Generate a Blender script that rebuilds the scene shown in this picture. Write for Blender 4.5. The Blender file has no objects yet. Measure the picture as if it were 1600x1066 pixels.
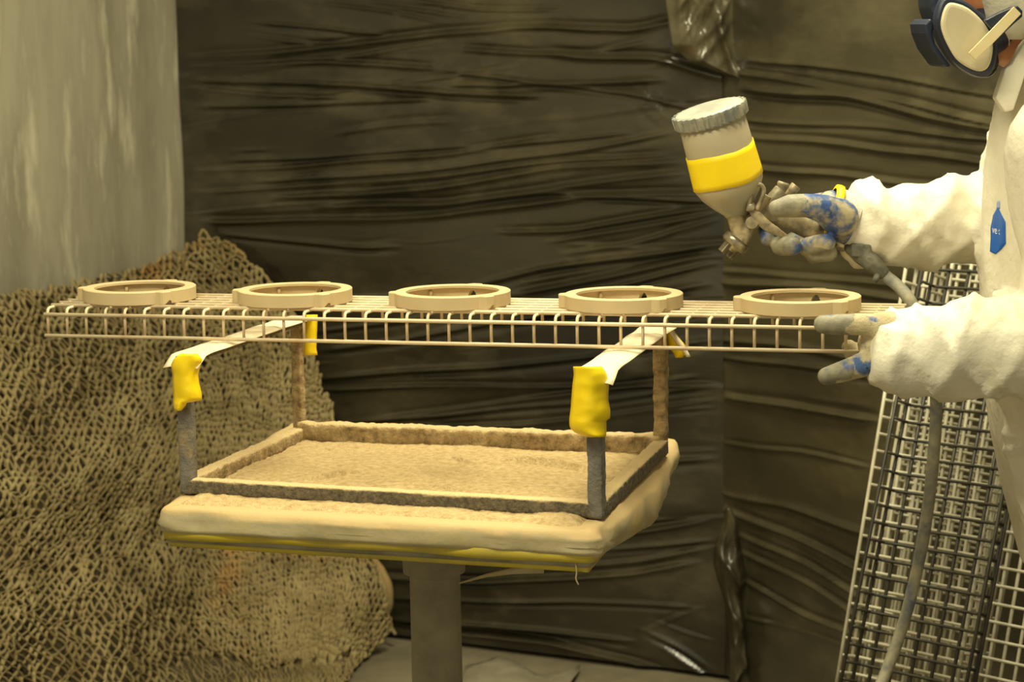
import bpy, bmesh, math, random
import numpy as np
from mathutils import Vector, Matrix, noise
from mathutils.bvhtree import BVHTree
random.seed(7); rng = np.random.default_rng(7)
scene = bpy.context.scene; COL = scene.collection

# ------------------------------------------------------------------ camera, world, lights, exposure
SC = 1.18; F = 3500.0; PITCH = .1414; ROLL = -.0181
HS = 1.06                                   # height of the wire shelf's front rail
HC = HS + .3411*SC                          # camera height
cam_d = bpy.data.cameras.new('camera'); cam = bpy.data.objects.new('camera', cam_d); COL.objects.link(cam)
cam_d.sensor_width = 36; cam_d.lens = F*36/1600; cam_d.clip_start = .05
fw = Vector((0, math.cos(PITCH), -math.sin(PITCH))); dn = Vector((0, -math.sin(PITCH), -math.cos(PITCH))); rt = Vector((1, 0, 0))
R_ = math.cos(ROLL)*rt - math.sin(ROLL)*dn; U_ = -(math.sin(ROLL)*rt + math.cos(ROLL)*dn)
m = Matrix((R_, U_, -fw)).transposed().to_4x4(); m.translation = (0, 0, HC); cam.matrix_world = m
cam_d.dof.use_dof = True; cam_d.dof.focus_distance = 2.95; cam_d.dof.aperture_fstop = 9
scene.camera = cam
vs = scene.view_settings; vs.view_transform = 'Standard'; vs.look = 'None'; vs.gamma = 1; vs.use_curve_mapping = False
vs.exposure = 0.10
w = bpy.data.worlds.new('world'); scene.world = w; w.use_nodes = True
bgn = w.node_tree.nodes['Background']; bgn.inputs[0].default_value = (1, .91, .62, 1); bgn.inputs[1].default_value = .5
def area(name, loc, target, sx, sy, power, col=(1, .925, .62)):
    l = bpy.data.lights.new(name, 'AREA'); l.shape = 'RECTANGLE'; l.size = sx; l.size_y = sy; l.energy = power; l.color = col
    o = bpy.data.objects.new(name, l); COL.objects.link(o); o.location = loc
    o.rotation_euler = (Vector(target)-Vector(loc)).to_track_quat('-Z', 'Y').to_euler(); return o
area('ceiling_or_fill_light', (.35, 3.35, 2.6), (.2, 3.3, 0), 1.3, .5, 54)
area('ceiling_or_fill_light', (-.5, 1.9, 2.6), (-.3, 2.6, 0), 1.3, .5, 44)  # unseen overhead fill, added to brighten the sides facing the camera

# ------------------------------------------------------------------ pixel -> place helpers
def ray(px, py):
    X, Y = px-800, py-533; c, s = math.cos(ROLL), math.sin(ROLL); X, Y = c*X+s*Y, -s*X+c*Y
    c, s = math.cos(PITCH), math.sin(PITCH); u = -Y/F
    return Vector((X/F, c+u*s, -s+u*c))
def P(px, py, y):
    r = ray(px, py); return r*(y/r.y)+Vector((0, 0, HC))
def PZ(px, py, z):
    r = ray(px, py); return r*((z-HC)/r.z)+Vector((0, 0, HC))
def PV(px, py, A, e):                      # vertical plane through A along e -> (s, z)
    r = ray(px, py); n = Vector((-e.y, e.x, 0)); t = (A.x*n.x+A.y*n.y)/(r.x*n.x+r.y*n.y); q = r*t
    return (q.x-A.x)*e.x+(q.y-A.y)*e.y, q.z+HC
def pxm(n, y): return n*y/F                # n pixels at depth y in metres

# ------------------------------------------------------------------ materials
def lin(c): return tuple(((v/255)/12.92 if v/255 <= .04045 else ((v/255+.055)/1.055)**2.4) for v in c)+(1,)
def mat(name, c1, c2=None, scale=8, stretch=(1, 1, 1), rough=.6, metal=0, bump=0, bscale=60, contrast=(.35, .65), c3=None, s3=3, k3=(.55, .7),
        dust=None, dustk=(.25, .75), detail=6, trans=0, alpha=1, spec=.5, bstretch=None, sheen=0):
    M = bpy.data.materials.new(name); M.use_nodes = True; nt = M.node_tree; N = nt.nodes; L = nt.links; b = N['Principled BSDF']
    b.inputs['Roughness'].default_value = rough; b.inputs['Metallic'].default_value = metal; b.inputs['Specular IOR Level'].default_value = spec
    if trans: b.inputs['Transmission Weight'].default_value = trans
    if alpha < 1: b.inputs['Alpha'].default_value = alpha
    tc = N.new('ShaderNodeTexCoord')
    def nz(sc, st, det=detail):
        mp = N.new('ShaderNodeMapping'); mp.inputs['Scale'].default_value = st; L.new(tc.outputs['Object'], mp.inputs[0])
        n = N.new('ShaderNodeTexNoise'); n.inputs['Scale'].default_value = sc; n.inputs['Detail'].default_value = det; n.inputs['Roughness'].default_value = .6
        L.new(mp.outputs[0], n.inputs['Vector']); return n.outputs[0]
    def mr(inp, a, c):
        r = N.new('ShaderNodeMapRange'); r.inputs['From Min'].default_value = a; r.inputs['From Max'].default_value = c; L.new(inp, r.inputs[0]); return r.outputs[0]
    def mix(f, a, c):
        x = N.new('ShaderNodeMix'); x.data_type = 'RGBA'
        L.new(f, x.inputs[0])
        for s, v in ((6, a), (7, c)):
            if isinstance(v, tuple): x.inputs[s].default_value = v
            else: L.new(v, x.inputs[s])
        return x.outputs[2]
    col = lin(c1)
    if c2: col = mix(mr(nz(scale, stretch), *contrast), lin(c1), lin(c2))
    if c3: col = mix(mr(nz(s3, stretch), *k3), col, lin(c3))
    if dust:
        g = N.new('ShaderNodeNewGeometry'); sx = N.new('ShaderNodeSeparateXYZ'); L.new(g.outputs['Normal'], sx.inputs[0])
        a = N.new('ShaderNodeMath'); a.operation = 'MULTIPLY_ADD'; L.new(nz(45, (1, 1, 1)), a.inputs[0]); a.inputs[1].default_value = 1.1; a.inputs[2].default_value = -.55
        a2 = N.new('ShaderNodeMath'); a2.operation = 'ADD'; L.new(a.outputs[0], a2.inputs[0]); L.new(sx.outputs[2], a2.inputs[1])
        col = mix(mr(a2.outputs[0], *dustk), col, lin(dust))
    if isinstance(col, tuple): b.inputs['Base Color'].default_value = col
    else: L.new(col, b.inputs['Base Color'])
    if bump:
        bp = N.new('ShaderNodeBump'); bp.inputs['Strength'].default_value = bump; bp.inputs['Distance'].default_value = .004
        L.new(nz(bscale, bstretch or stretch, 4), bp.inputs['Height']); L.new(bp.outputs[0], b.inputs['Normal'])
    return M
SAND = (212, 186, 138); SANDD = (176, 150, 104)
MT = dict(
 concrete=mat('dusty_concrete', (138, 128, 104), (104, 96, 76), 4, rough=.9, bump=.4, bscale=40),
 ceiling=mat('ceiling_paint', (170, 165, 150), rough=.9),
 panel=mat('streaked_grey_panel', (182, 175, 152), (138, 131, 112), 9, (1, 1, .2), rough=.55, c3=(208, 200, 174), s3=18, k3=(.52, .66), bump=.15, bscale=30),
 backing=mat('dark_wall_backing', (40, 36, 26), rough=.8),
 plastic=mat('dusty_black_plastic_film', (16, 14, 10), (62, 57, 41), 2.2, (.6, .6, 1.3), rough=.21, c3=(110, 102, 76), s3=5, k3=(.5, .95), contrast=(.34, .7), bump=.12, bscale=30, bstretch=(.25, .25, 4), spec=.9),
 plastic2=mat('dusty_plastic_film_lighter', (36, 33, 24), (84, 78, 57), 1.8, (.5, .5, 1.2), rough=.25, c3=(118, 110, 82), s3=4, k3=(.48, .95), bump=.12, bscale=30, bstretch=(.25, .25, 4), spec=.9),
 clear=mat('clear_crumpled_film', (120, 112, 86), (70, 64, 46), 7, rough=.16, c3=(128, 84, 44), s3=9, k3=(.66, .74), bump=.3, bscale=40, alpha=.72, spec=.9),
 bunch=mat('bunched_dark_film', (74, 68, 48), (38, 34, 24), 9, rough=.3, bump=.3, bscale=50, spec=.7),
 trim=mat('corner_trim', (128, 120, 94), (100, 92, 70), 12, rough=.6),
 net=mat('expanded_kraft_paper', (172, 155, 110), (132, 115, 76), 7, rough=.85, c3=(178, 136, 78), s3=2.4, k3=(.58, .68), bump=.2, bscale=120),
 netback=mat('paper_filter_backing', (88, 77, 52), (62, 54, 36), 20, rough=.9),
 wire=mat('cream_coated_wire', (226, 212, 178), (206, 180, 146), 11, rough=.5, c3=(202, 160, 128), s3=5, k3=(.58, .7)),
 wirew=mat('dusty_white_wire', (214, 208, 186), (160, 152, 126), 9, rough=.5),
 wirek=mat('black_coated_wire', (30, 28, 22), (58, 53, 40), 14, rough=.5),
 ring=mat('tan_primer_paint', (204, 182, 140), (198, 176, 134), 20, rough=.55, bump=.06, bscale=300),
 dark=mat('dark_steel', (58, 52, 42), rough=.5),
 sand=mat('sand_overspray_crust', SAND, (182, 154, 104), 110, rough=.95, bump=1, bscale=300, c3=(160, 134, 92), s3=5, k3=(.6, .75)),
 bar=mat('crusted_square_bar', (124, 112, 90), (78, 72, 60), 150, rough=.95, bump=.9, bscale=260, dust=SAND, dustk=(.2, .7)),
 barb=mat('thick_sand_crust_bar', (168, 142, 98), (96, 82, 56), 150, rough=.95, bump=1, bscale=240, dust=SAND, dustk=(-.2, .45)),
 post=mat('bare_grey_post', (122, 118, 110), (92, 88, 82), 40, rough=.7, bump=.6, bscale=200, c3=(150, 130, 96), s3=12, k3=(.56, .7)),
 paper=mat('masking_paper', (190, 178, 142), (166, 152, 112), 9, rough=.75, bump=.5, bscale=26, c3=(178, 158, 84), s3=6, k3=(.54, .7), dust=(192, 166, 118), dustk=(.1, .6)),
 ytape=mat('yellow_masking_tape', (250, 220, 6), (240, 204, 4), 14, rough=.5, bump=.12, bscale=50),
 ydirty=mat('dirty_yellow_tape', (206, 182, 40), (168, 152, 70), 9, rough=.6, c3=(104, 96, 70), s3=12, k3=(.6, .7)),
 greytape=mat('grey_foil_tape', (150, 142, 118), (108, 100, 82), 14, rough=.45),
 wtape=mat('white_masking_tape', (236, 224, 196), (226, 210, 174), 10, rough=.6, bump=.1, bscale=40),
 column=mat('dusty_grey_column', (150, 142, 120), (126, 118, 98), 14, rough=.95, bump=.5, bscale=160),
 cup=mat('grey_paint_cup', (178, 166, 138), (168, 156, 128), 9, rough=.45, c3=(150, 156, 146), s3=9, k3=(.52, .7)),
 lid=mat('paint_smeared_lid', (168, 168, 154), (140, 140, 128), 20, rough=.45),
 lidr=mat('smeared_grey_blue_rim', (104, 108, 106), (164, 158, 138), 70, (1, 1, .4), rough=.45, c3=(74, 84, 92), s3=30),
 gun=mat('overspray_coated_metal', (180, 164, 128), (112, 104, 86), 55, rough=.45, metal=.25, c3=(206, 188, 150), s3=30),
 gunm=mat('worn_metal_and_paint', (188, 178, 152), (128, 118, 96), 60, rough=.3, metal=.7),
 hoseb=mat('paint_crusted_hose', (164, 156, 130), (116, 118, 112), 40, rough=.7, c3=(66, 82, 124), s3=14, k3=(.58, .68), bump=.3, bscale=90),
 coup=mat('dusty_dark_coupling', (128, 124, 106), (86, 86, 78), 50, rough=.7, bump=.4, bscale=120),
 suit=mat('white_coverall', (230, 224, 206), (218, 210, 188), 5, rough=.6, bump=1, bscale=24, c3=(200, 184, 146), s3=7, k3=(.6, .8)),
 gloveb=mat('blue_coated_glove_with_paint', (36, 66, 124), (74, 98, 142), 40, rough=.55, c3=(168, 156, 124), s3=32, k3=(.44, .58), bump=.2, bscale=120),
 gloveg=mat('grey_painted_fingertips', (148, 142, 118), (112, 108, 92), 50, rough=.6, c3=(58, 84, 140), s3=26, k3=(.56, .66), bump=.2, bscale=140),
 glovek=mat('cream_knit_glove', (200, 186, 150), (172, 158, 124), 60, rough=.85, bump=.4, bscale=400, c3=(74, 98, 148), s3=22, k3=(.58, .66)),
 knit=mat('white_knit_cuff', (214, 208, 190), (190, 182, 160), 90, rough=.9, bump=.4, bscale=300),
 skin=mat('skin', (196, 132, 92), (180, 114, 76), 8, rough=.5),
 navy=mat('navy_rubber', (38, 46, 66), (28, 34, 52), 14, rough=.42),
 pad=mat('cream_filter_felt', (226, 214, 180), (210, 196, 158), 9, rough=.9, bump=.1, bscale=200),
 strap=mat('cream_strap', (236, 218, 168), (226, 206, 154), 20, rough=.7),
 blue=mat('blue_print', (12, 92, 186), rough=.5), white=mat('white_print', (236, 234, 224), rough=.6),
 pale=mat('pale_blue_print', (150, 166, 206), rough=.5),
 ink=mat('black_ink', (46, 42, 34), rough=.7), eye=mat('eye_white', (230, 226, 216), rough=.2), boot=mat('black_boot', (40, 38, 34), rough=.5),
 lampm=mat('lamp_housing', (220, 220, 214), rough=.5), string=mat('string', (170, 150, 110), rough=.9),
)

# ------------------------------------------------------------------ mesh helpers
def tag(o, label=None, cat=None, group=None, kind=None):
    for k, v in (('label', label), ('category', cat), ('group', group), ('kind', kind)):
        if v: o[k] = v
    return o
def mobj(name, verts, faces, mt, parent=None, smooth=True):
    me = bpy.data.meshes.new(name); me.from_pydata([tuple(v) for v in verts], [], [tuple(f) for f in faces])
    return mesh_obj(name, me, mt, parent, smooth)
def mesh_obj(name, me, mt, parent=None, smooth=True):
    o = bpy.data.objects.new(name, me); COL.objects.link(o)
    if mt is not None and not me.materials: me.materials.append(MT[mt] if isinstance(mt, str) else mt)
    if smooth: me.polygons.foreach_set('use_smooth', [True]*len(me.polygons))
    if parent: o.parent = parent; o.matrix_parent_inverse = Matrix.Identity(4) if parent.matrix_world.is_identity else parent_inv(parent)
    return o
def parent_inv(p): return Matrix.LocRotScale(p.location, p.rotation_euler, p.scale).inverted()
def empty(name, loc, label, cat, group=None, rotz=0):
    o = bpy.data.objects.new(name, None); COL.objects.link(o); o.location = loc; o.rotation_euler = (0, 0, rotz); o.empty_display_size = .05
    return tag(o, label, cat, group)
def wchild(o, parent):                     # parent an object whose mesh is in world coordinates
    o.parent = parent; o.matrix_parent_inverse = parent_inv(parent); return o
def grid(nu, nv, fn, closeu=False):
    V = [fn(i, j) for j in range(nv) for i in range(nu)]; Fs = []
    for j in range(nv-1):
        for i in range(nu if closeu else nu-1):
            k = (i+1) % nu; Fs.append((j*nu+i, j*nu+k, (j+1)*nu+k, (j+1)*nu+i))
    return V, Fs
def join(parts):
    V, Fs = [], []
    for v, f in parts:
        o = len(V); V += [Vector(q) for q in v]; Fs += [tuple(i+o for i in g) for g in f]
    return V, Fs
def basis(d):
    d = d.normalized(); a = Vector((0, 0, 1)) if abs(d.z) < .9 else Vector((1, 0, 0)); x = d.cross(a).normalized(); return x, x.cross(d).normalized()
def tube(pts, rad, n=10, flat=None, cap=True):   # rad: number or list; flat: (vector, factor) squashes along a direction
    pts = [Vector(p) for p in pts]; k = len(pts); rad = rad if isinstance(rad, (list, tuple)) else [rad]*k
    V, Fs = [], []; x = None
    for i, p in enumerate(pts):
        d = (pts[min(i+1, k-1)]-pts[max(i-1, 0)]).normalized()
        if x is None: x, y = basis(d)
        else: x = (x-d*x.dot(d)).normalized(); y = x.cross(d)
        for j in range(n):
            a = 2*math.pi*j/n; q = (x*math.cos(a)+y*math.sin(a))*rad[i]
            if flat: q -= flat[0]*(q.dot(flat[0])*(1-flat[1]))
            V.append(p+q)
    for i in range(k-1):
        for j in range(n): Fs.append((i*n+j, i*n+(j+1) % n, (i+1)*n+(j+1) % n, (i+1)*n+j))
    if cap: Fs += [tuple(range(n))[::-1], tuple(range((k-1)*n, k*n))]
    return V, Fs
def lathe(base, axis, prof, n=40, cap=True):     # prof: (t along axis, radius)
    axis = axis.normalized(); x, y = basis(axis)
    V, Fs = grid(n, len(prof), lambda i, j: base+axis*prof[j][0]+(x*math.cos(2*math.pi*i/n)+y*math.sin(2*math.pi*i/n))*prof[j][1], True)
    if cap: k = (len(prof)-1)*n; Fs += [tuple(range(n))[::-1], tuple(range(k, k+n))]
    return V, Fs
def smoothpath(pts, sub=6):
    pts = [Vector(p) for p in pts]; out = []
    for i in range(len(pts)-1):
        p0, p1, p2, p3 = pts[max(i-1, 0)], pts[i], pts[i+1], pts[min(i+2, len(pts)-1)]
        for k in range(sub):
            t = k/sub; out.append(.5*((2*p1)+(p2-p0)*t+(2*p0-5*p1+4*p2-p3)*t*t+(3*p1-p0-3*p2+p3)*t**3))
    return out+[pts[-1]]
def lerp(a, b, t): return a+(b-a)*t
def interp(tbl, x):                        # tbl: sorted (x, v...) rows
    return [float(np.interp(x, [r[0] for r in tbl], [r[k] for r in tbl])) for k in range(1, len(tbl[0]))]
def mod(o, kind, **kw):
    q = o.modifiers.new(kind.lower(), kind)
    for k, v in kw.items(): setattr(q, k, v)
    return q
def bake(o):
    bpy.context.view_layer.update(); dg = bpy.context.evaluated_depsgraph_get()
    me = bpy.data.meshes.new_from_object(o.evaluated_get(dg)); old = o.data; o.modifiers.clear(); o.data = me; bpy.data.meshes.remove(old); return o
def box(c, hx, hy, hz, ax=None):
    ax = ax or (Vector((1, 0, 0)), Vector((0, 1, 0)), Vector((0, 0, 1))); c = Vector(c)
    V = [c+ax[0]*(sx*hx)+ax[1]*(sy*hy)+ax[2]*(sz*hz) for sz in (-1, 1) for sy in (-1, 1) for sx in (-1, 1)]
    return V, [(0, 2, 3, 1), (4, 5, 7, 6), (0, 1, 5, 4), (2, 6, 7, 3), (0, 4, 6, 2), (1, 3, 7, 5)]
def prism(poly, y0, y1, shift=Vector((0, 0, 0)), yslope=0):   # outline in pixels, front face near depth y0, extruded to y1
    A = [P(px, py, y0) for px, py in poly]; cx = sum(a.x for a in A)/len(A)
    A = [a+Vector((0, (a.x-cx)*yslope, 0)) for a in A]; B = [a+Vector((0, y1-y0, 0))+shift for a in A]; n = len(A)
    return A+B, [tuple(range(n)), tuple(range(n, 2*n))[::-1]]+[(i, i+n, (i+1) % n+n, (i+1) % n) for i in range(n)]
def blob(name, parts, voxel, mt, parent=None, smooth=6, fac=.5):
    V, Fs = join(parts); o = mobj(name, V, Fs, mt)
    bm = bmesh.new(); bm.from_mesh(o.data); bmesh.ops.recalc_face_normals(bm, faces=bm.faces); bm.to_mesh(o.data); bm.free()
    q = mod(o, 'REMESH'); q.mode = 'VOXEL'; q.voxel_size = voxel; q.use_smooth_shade = True
    mod(o, 'SMOOTH', factor=fac, iterations=smooth); bake(o)
    if parent: wchild(o, parent)
    return o
def caps(pts, rads, n=16):                 # rounded chain as closed solids
    pts = [Vector(p) for p in pts]; out = []
    for i, p in enumerate(pts):
        r = rads[i]; out.append(lathe(p-Vector((0, 0, r)), Vector((0, 0, 1)), [(r*(1-math.cos(math.pi*k/8)), max(r*math.sin(math.pi*k/8), 1e-4)) for k in range(9)], n))
        if i: out.append(tube([pts[i-1], p], [rads[i-1], r], n))
    return out
def ell(c, rx, ry, rz, n=20):
    c = Vector(c); V, Fs = lathe(Vector((0, 0, -1)), Vector((0, 0, 1)), [(1-math.cos(math.pi*k/12), max(math.sin(math.pi*k/12), 1e-3)) for k in range(13)], n)
    return [c+Vector((v.x*rx, v.y*ry, v.z*rz)) for v in V], Fs

# ------------------------------------------------------------------ the room
CB = Vector((.487, 4.86, 0)); E1 = Vector((math.cos(.471), -math.sin(.471), 0)); CA = CB-E1*1.43      # back wall from CA to CB
EL = Vector((-E1.y, E1.x, 0))*-1.0; EL = Vector((-math.sin(.471), -math.cos(.471), 0))               # left wall runs forward from CA
E2 = Vector((math.cos(1.134), -math.sin(1.134), 0))                                                    # right wall runs forward from CB
N1 = Vector((-math.sin(.471), -math.cos(.471), 0)); N2 = Vector((-math.sin(1.134), -math.cos(1.134), 0)); NL = E1.copy()
def slab(name, a, b, z0, z1, n, th, mt):
    q = [a, b, b-n*th, a-n*th]; V = [v+Vector((0, 0, z)) for z in (z0, z1) for v in q]
    o = mobj(name, V, [(0, 1, 2, 3), (7, 6, 5, 4), (0, 4, 5, 1), (1, 5, 6, 2), (2, 6, 7, 3), (3, 7, 4, 0)], mt, smooth=False); return tag(o, kind='structure')
HZ = 2.75
fl = mobj('floor', [(-4, -1, 0), (4, -1, 0), (4, 6.5, 0), (-4, 6.5, 0), (-4, -1, -.1), (4, -1, -.1), (4, 6.5, -.1), (-4, 6.5, -.1)], [(0, 1, 2, 3), (4, 7, 6, 5), (0, 4, 5, 1), (1, 5, 6, 2), (2, 6, 7, 3), (3, 7, 4, 0)], 'concrete', smooth=False); tag(fl, kind='structure')
ce = mobj('ceiling', [(-4, .5, HZ), (4, .5, HZ), (4, 6.5, HZ), (-4, 6.5, HZ), (-4, .5, HZ+.1), (4, .5, HZ+.1), (4, 6.5, HZ+.1), (-4, 6.5, HZ+.1)], [(0, 1, 2, 3), (4, 7, 6, 5), (0, 4, 5, 1), (1, 5, 6, 2), (2, 6, 7, 3), (3, 7, 4, 0)], 'ceiling', smooth=False); tag(ce, kind='structure')
slab('wall_back', CA-N1*.06-E1*.1, CB-N1*.06+E1*.1, 0, HZ, N1, .08, 'backing')
slab('wall_right', CB-N2*.05-E2*.02, CB-N2*.05+E2*3.4, 0, HZ, N2, .08, 'backing')
slab('wall_left', CA, CA+EL*3.6, 0, HZ, NL, .08, 'panel')

# ------------------------------------------------------------------ plastic film stretched over the walls, with its tension folds
def film(name, A, E, Nn, s0, s1, z0, z1, ds, dz, folds, nrand, seed, mt, slope, ampk=1):
    r = np.random.default_rng(seed); S = np.arange(s0, s1+ds/2, ds); Z = np.concatenate([np.arange(z0, 1.66, dz), np.arange(1.66, z1, .04)])
    sg, zg = np.meshgrid(S, Z); H = np.zeros_like(sg)
    def add(ps, amp, wd):
        ps = sorted(ps); a = np.array([p[0] for p in ps]); b = np.array([p[1] for p in ps])
        if a[-1]-a[0] < .02: return
        c = np.interp(S, a, b)
        k = max(1, int(.03/ds)); ck = np.convolve(np.pad(c, k, 'edge'), np.ones(2*k+1)/(2*k+1), 'valid')
        wobble = .0018*np.sin(S*r.uniform(6, 16)+r.uniform(0, 6)); tp = np.clip((S-a[0]+.01)/.10, 0, 1)*np.clip((a[-1]-S+.01)/.10, 0, 1); tp = tp*tp*(3-2*tp)
        wv = 1+.35*np.sin(S*r.uniform(4, 9)+r.uniform(0, 6)); sl = np.abs(np.gradient(ck, S)); ww = wd*np.sqrt(1+sl**2)
        sd = 1 if r.random() < .62 else -1
        d = (zg-(ck+wobble)[None, :])/ww[None, :]
        H[:] += amp*(tp*wv)[None, :]*(np.exp(-np.abs(d)**1.5)-.55*np.exp(-((d-sd*1.9)/1.3)**2))
    for f in folds:
        amp, wd = f[0]; add([PV(px, py, A, E) for px, py in f[1:]], amp*ampk, wd)
    for _ in range(nrand):
        c = r.uniform(s0, s1); L = r.uniform(.2, .8); z = r.uniform(z0, z1); sl = slope+r.normal(0, .05)
        cv = r.normal(0, .06)
        add([(c+t*L, z+sl*t*L+cv*t*t*L) for t in (-.5, -.25, 0, .25, .5)], r.uniform(.0006, .0032)*ampk, r.uniform(.0022, .006))
    base = A+Nn*.0
    nv = [noise.noise(Vector((s*2.2, z*3.1, seed))) for z in Z for s in S]
    H += .012*np.array(nv).reshape(sg.shape)
    H += .03
    V = [(A.x+E.x*s+Nn.x*h, A.y+E.y*s+Nn.y*h, z) for s, z, h in zip(sg.ravel(), zg.ravel(), np.clip(H, -.03, .09).ravel())]
    nu = len(S); Fs = [(j*nu+i, j*nu+i+1, (j+1)*nu+i+1, (j+1)*nu+i) for j in range(len(Z)-1) for i in range(nu-1)]
    return mobj(name, V, Fs, mt)
b, q, t = (.011, .0058), (.0075, .0045), (.0048, .0034)
folds1 = [
 [b, (302, 91), (437, 82), (560, 68), (700, 53), (860, 44), (1000, 47), (1070, 30)], [q, (302, 104), (500, 97), (700, 106)], [b, (302, 123), (460, 128), (700, 142), (860, 150)],
 [q, (302, 136), (460, 150), (560, 153)], [q, (310, 166), (460, 165), (600, 158), (700, 152)], [q, (400, 33), (520, 45), (640, 58)], [t, (395, 55), (520, 70), (600, 72)],
 [t, (500, 4), (620, 18), (720, 36)], [t, (560, 2), (700, 22), (760, 30)], [t, (640, 0), (760, 14), (900, 16)], [q, (700, 110), (860, 128), (1000, 148), (1150, 186)],
 [q, (720, 75), (860, 84), (940, 84), (1030, 64)], [b, (700, 132), (800, 130), (950, 130), (1050, 125)], [q, (760, 40), (880, 42), (960, 52)], [b, (850, 78), (920, 90), (1040, 92), (1160, 128)],
 [t, (350, 252), (500, 245), (600, 238), (800, 226), (1000, 205)], [t, (360, 236), (440, 232)], [q, (302, 268), (480, 258), (700, 240), (900, 212)], [q, (400, 282), (560, 276), (700, 262), (880, 240), (1060, 205)],
 [q, (302, 300), (480, 290), (700, 272), (900, 250), (1060, 240)], [b, (420, 308), (560, 304), (700, 290), (880, 262), (1070, 250)], [b, (500, 322), (700, 318), (900, 290), (1080, 268)], [b, (318, 345), (500, 343), (700, 336), (900, 308), (1110, 300)],
 [q, (345, 362), (480, 376), (580, 386), (640, 384)], [q, (700, 308), (860, 302), (1000, 306), (1130, 316)], [q, (780, 360), (900, 358), (1010, 340), (1130, 322)], [q, (860, 378), (1000, 356), (1130, 330)],
 [q, (880, 398), (1000, 378), (1130, 338)], [b, (740, 446), (860, 418), (1000, 398), (1130, 380)], [b, (800, 462), (980, 425), (1130, 392)], [q, (850, 470), (1000, 440), (1130, 408)], [t, (1030, 375), (1080, 350), (1130, 326)],
 [q, (480, 470), (620, 462), (760, 452)], [b, (500, 545), (640, 530), (760, 505), (900, 482), (1120, 440)], [q, (480, 520), (640, 500), (700, 486)], [b, (490, 590), (620, 580), (760, 572), (950, 552), (1130, 528)],
 [q, (500, 606), (760, 600), (1000, 602), (1130, 596)], [q, (540, 660), (760, 640), (950, 622), (1130, 600)], [q, (600, 650), (760, 632), (900, 612), (1100, 585)], [q, (640, 668), (820, 662), (1000, 640), (1130, 622)],
 [t, (1040, 642), (1130, 632)], [b, (1000, 726), (1060, 718), (1130, 714)], [q, (1040, 705), (1130, 700)], [b, (930, 838), (1050, 822), (1130, 806)], [q, (930, 858), (1050, 846), (1130, 838)], [q, (900, 880), (1010, 872), (1130, 850)],
 [b, (560, 895), (760, 905), (900, 900), (1000, 892), (1110, 870)], [q, (600, 930), (760, 936), (900, 934), (1100, 946)], [t, (600, 860), (640, 866), (720, 868)], [b, (600, 962), (760, 972), (880, 984), (1010, 998)], [b, (600, 980), (720, 986), (870, 1000), (1000, 1030), (1080, 1058)],
 [q, (1000, 975), (1070, 1008), (1130, 1050)], [q, (1030, 1000), (1090, 1036), (1130, 1066)], [t, (1020, 960), (1080, 985), (1130, 1000)], [t, (1010, 985), (1060, 960), (1110, 940)],
 [t, (878, 0), (905, 28), (935, 55)], [t, (868, 8), (890, 30), (915, 50)], [q, (985, 112), (1020, 150), (1062, 196)], [t, (972, 122), (1010, 165), (1050, 205)], [t, (1000, 108), (1035, 146), (1070, 186)],
 [t, (1010, 100), (1040, 70), (1080, 30)], [q, (1020, 110), (1060, 90), (1110, 20)]]
fs = film('plastic_sheet', CA, E1, N1, .004, 1.42, .012, 2.6, .009, .003, folds1, 75, 3, 'plastic', .10)
tag(fs, 'dark dusty plastic film stretched in horizontal folds across the back wall', 'plastic sheet', 'plastic film on the booth walls')
folds2 = [[q, (1160, 112), (1300, 132), (1450, 165), (1620, 200)], [t, (1170, 92), (1280, 100), (1430, 124), (1620, 155)], [b, (1172, 138), (1340, 150), (1470, 182), (1620, 212)], [q, (1172, 210), (1350, 226), (1500, 246), (1640, 262)],
 [t, (1172, 186), (1400, 200), (1620, 222)], [q, (1172, 258), (1350, 275), (1560, 300)], [q, (1140, 422), (1300, 432), (1450, 450)], [b, (1140, 440), (1300, 448), (1450, 470)], [b, (1140, 528), (1250, 538), (1390, 565)],
 [q, (1140, 556), (1250, 566), (1390, 590)], [b, (1140, 616), (1250, 632), (1400, 658)], [b, (1136, 766), (1250, 790), (1400, 838)], [b, (1140, 790), (1250, 832), (1400, 905)], [q, (1160, 826), (1280, 880), (1400, 950)], [q, (1160, 852), (1280, 910), (1400, 985)],
 [q, (1170, 900), (1280, 960), (1400, 1010)], [t, (1170, 960), (1300, 990), (1400, 1030)], [t, (1140, 690), (1260, 702), (1390, 730)]]
fs = film('plastic_sheet', CB, E2, N2, .0, 2.3, .012, 2.6, .014, .0035, folds2, 18, 5, 'plastic2', .0)
tag(fs, 'smoother brown plastic film on the side wall behind the leaning wire racks', 'plastic sheet', 'plastic film on the booth walls')
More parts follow.
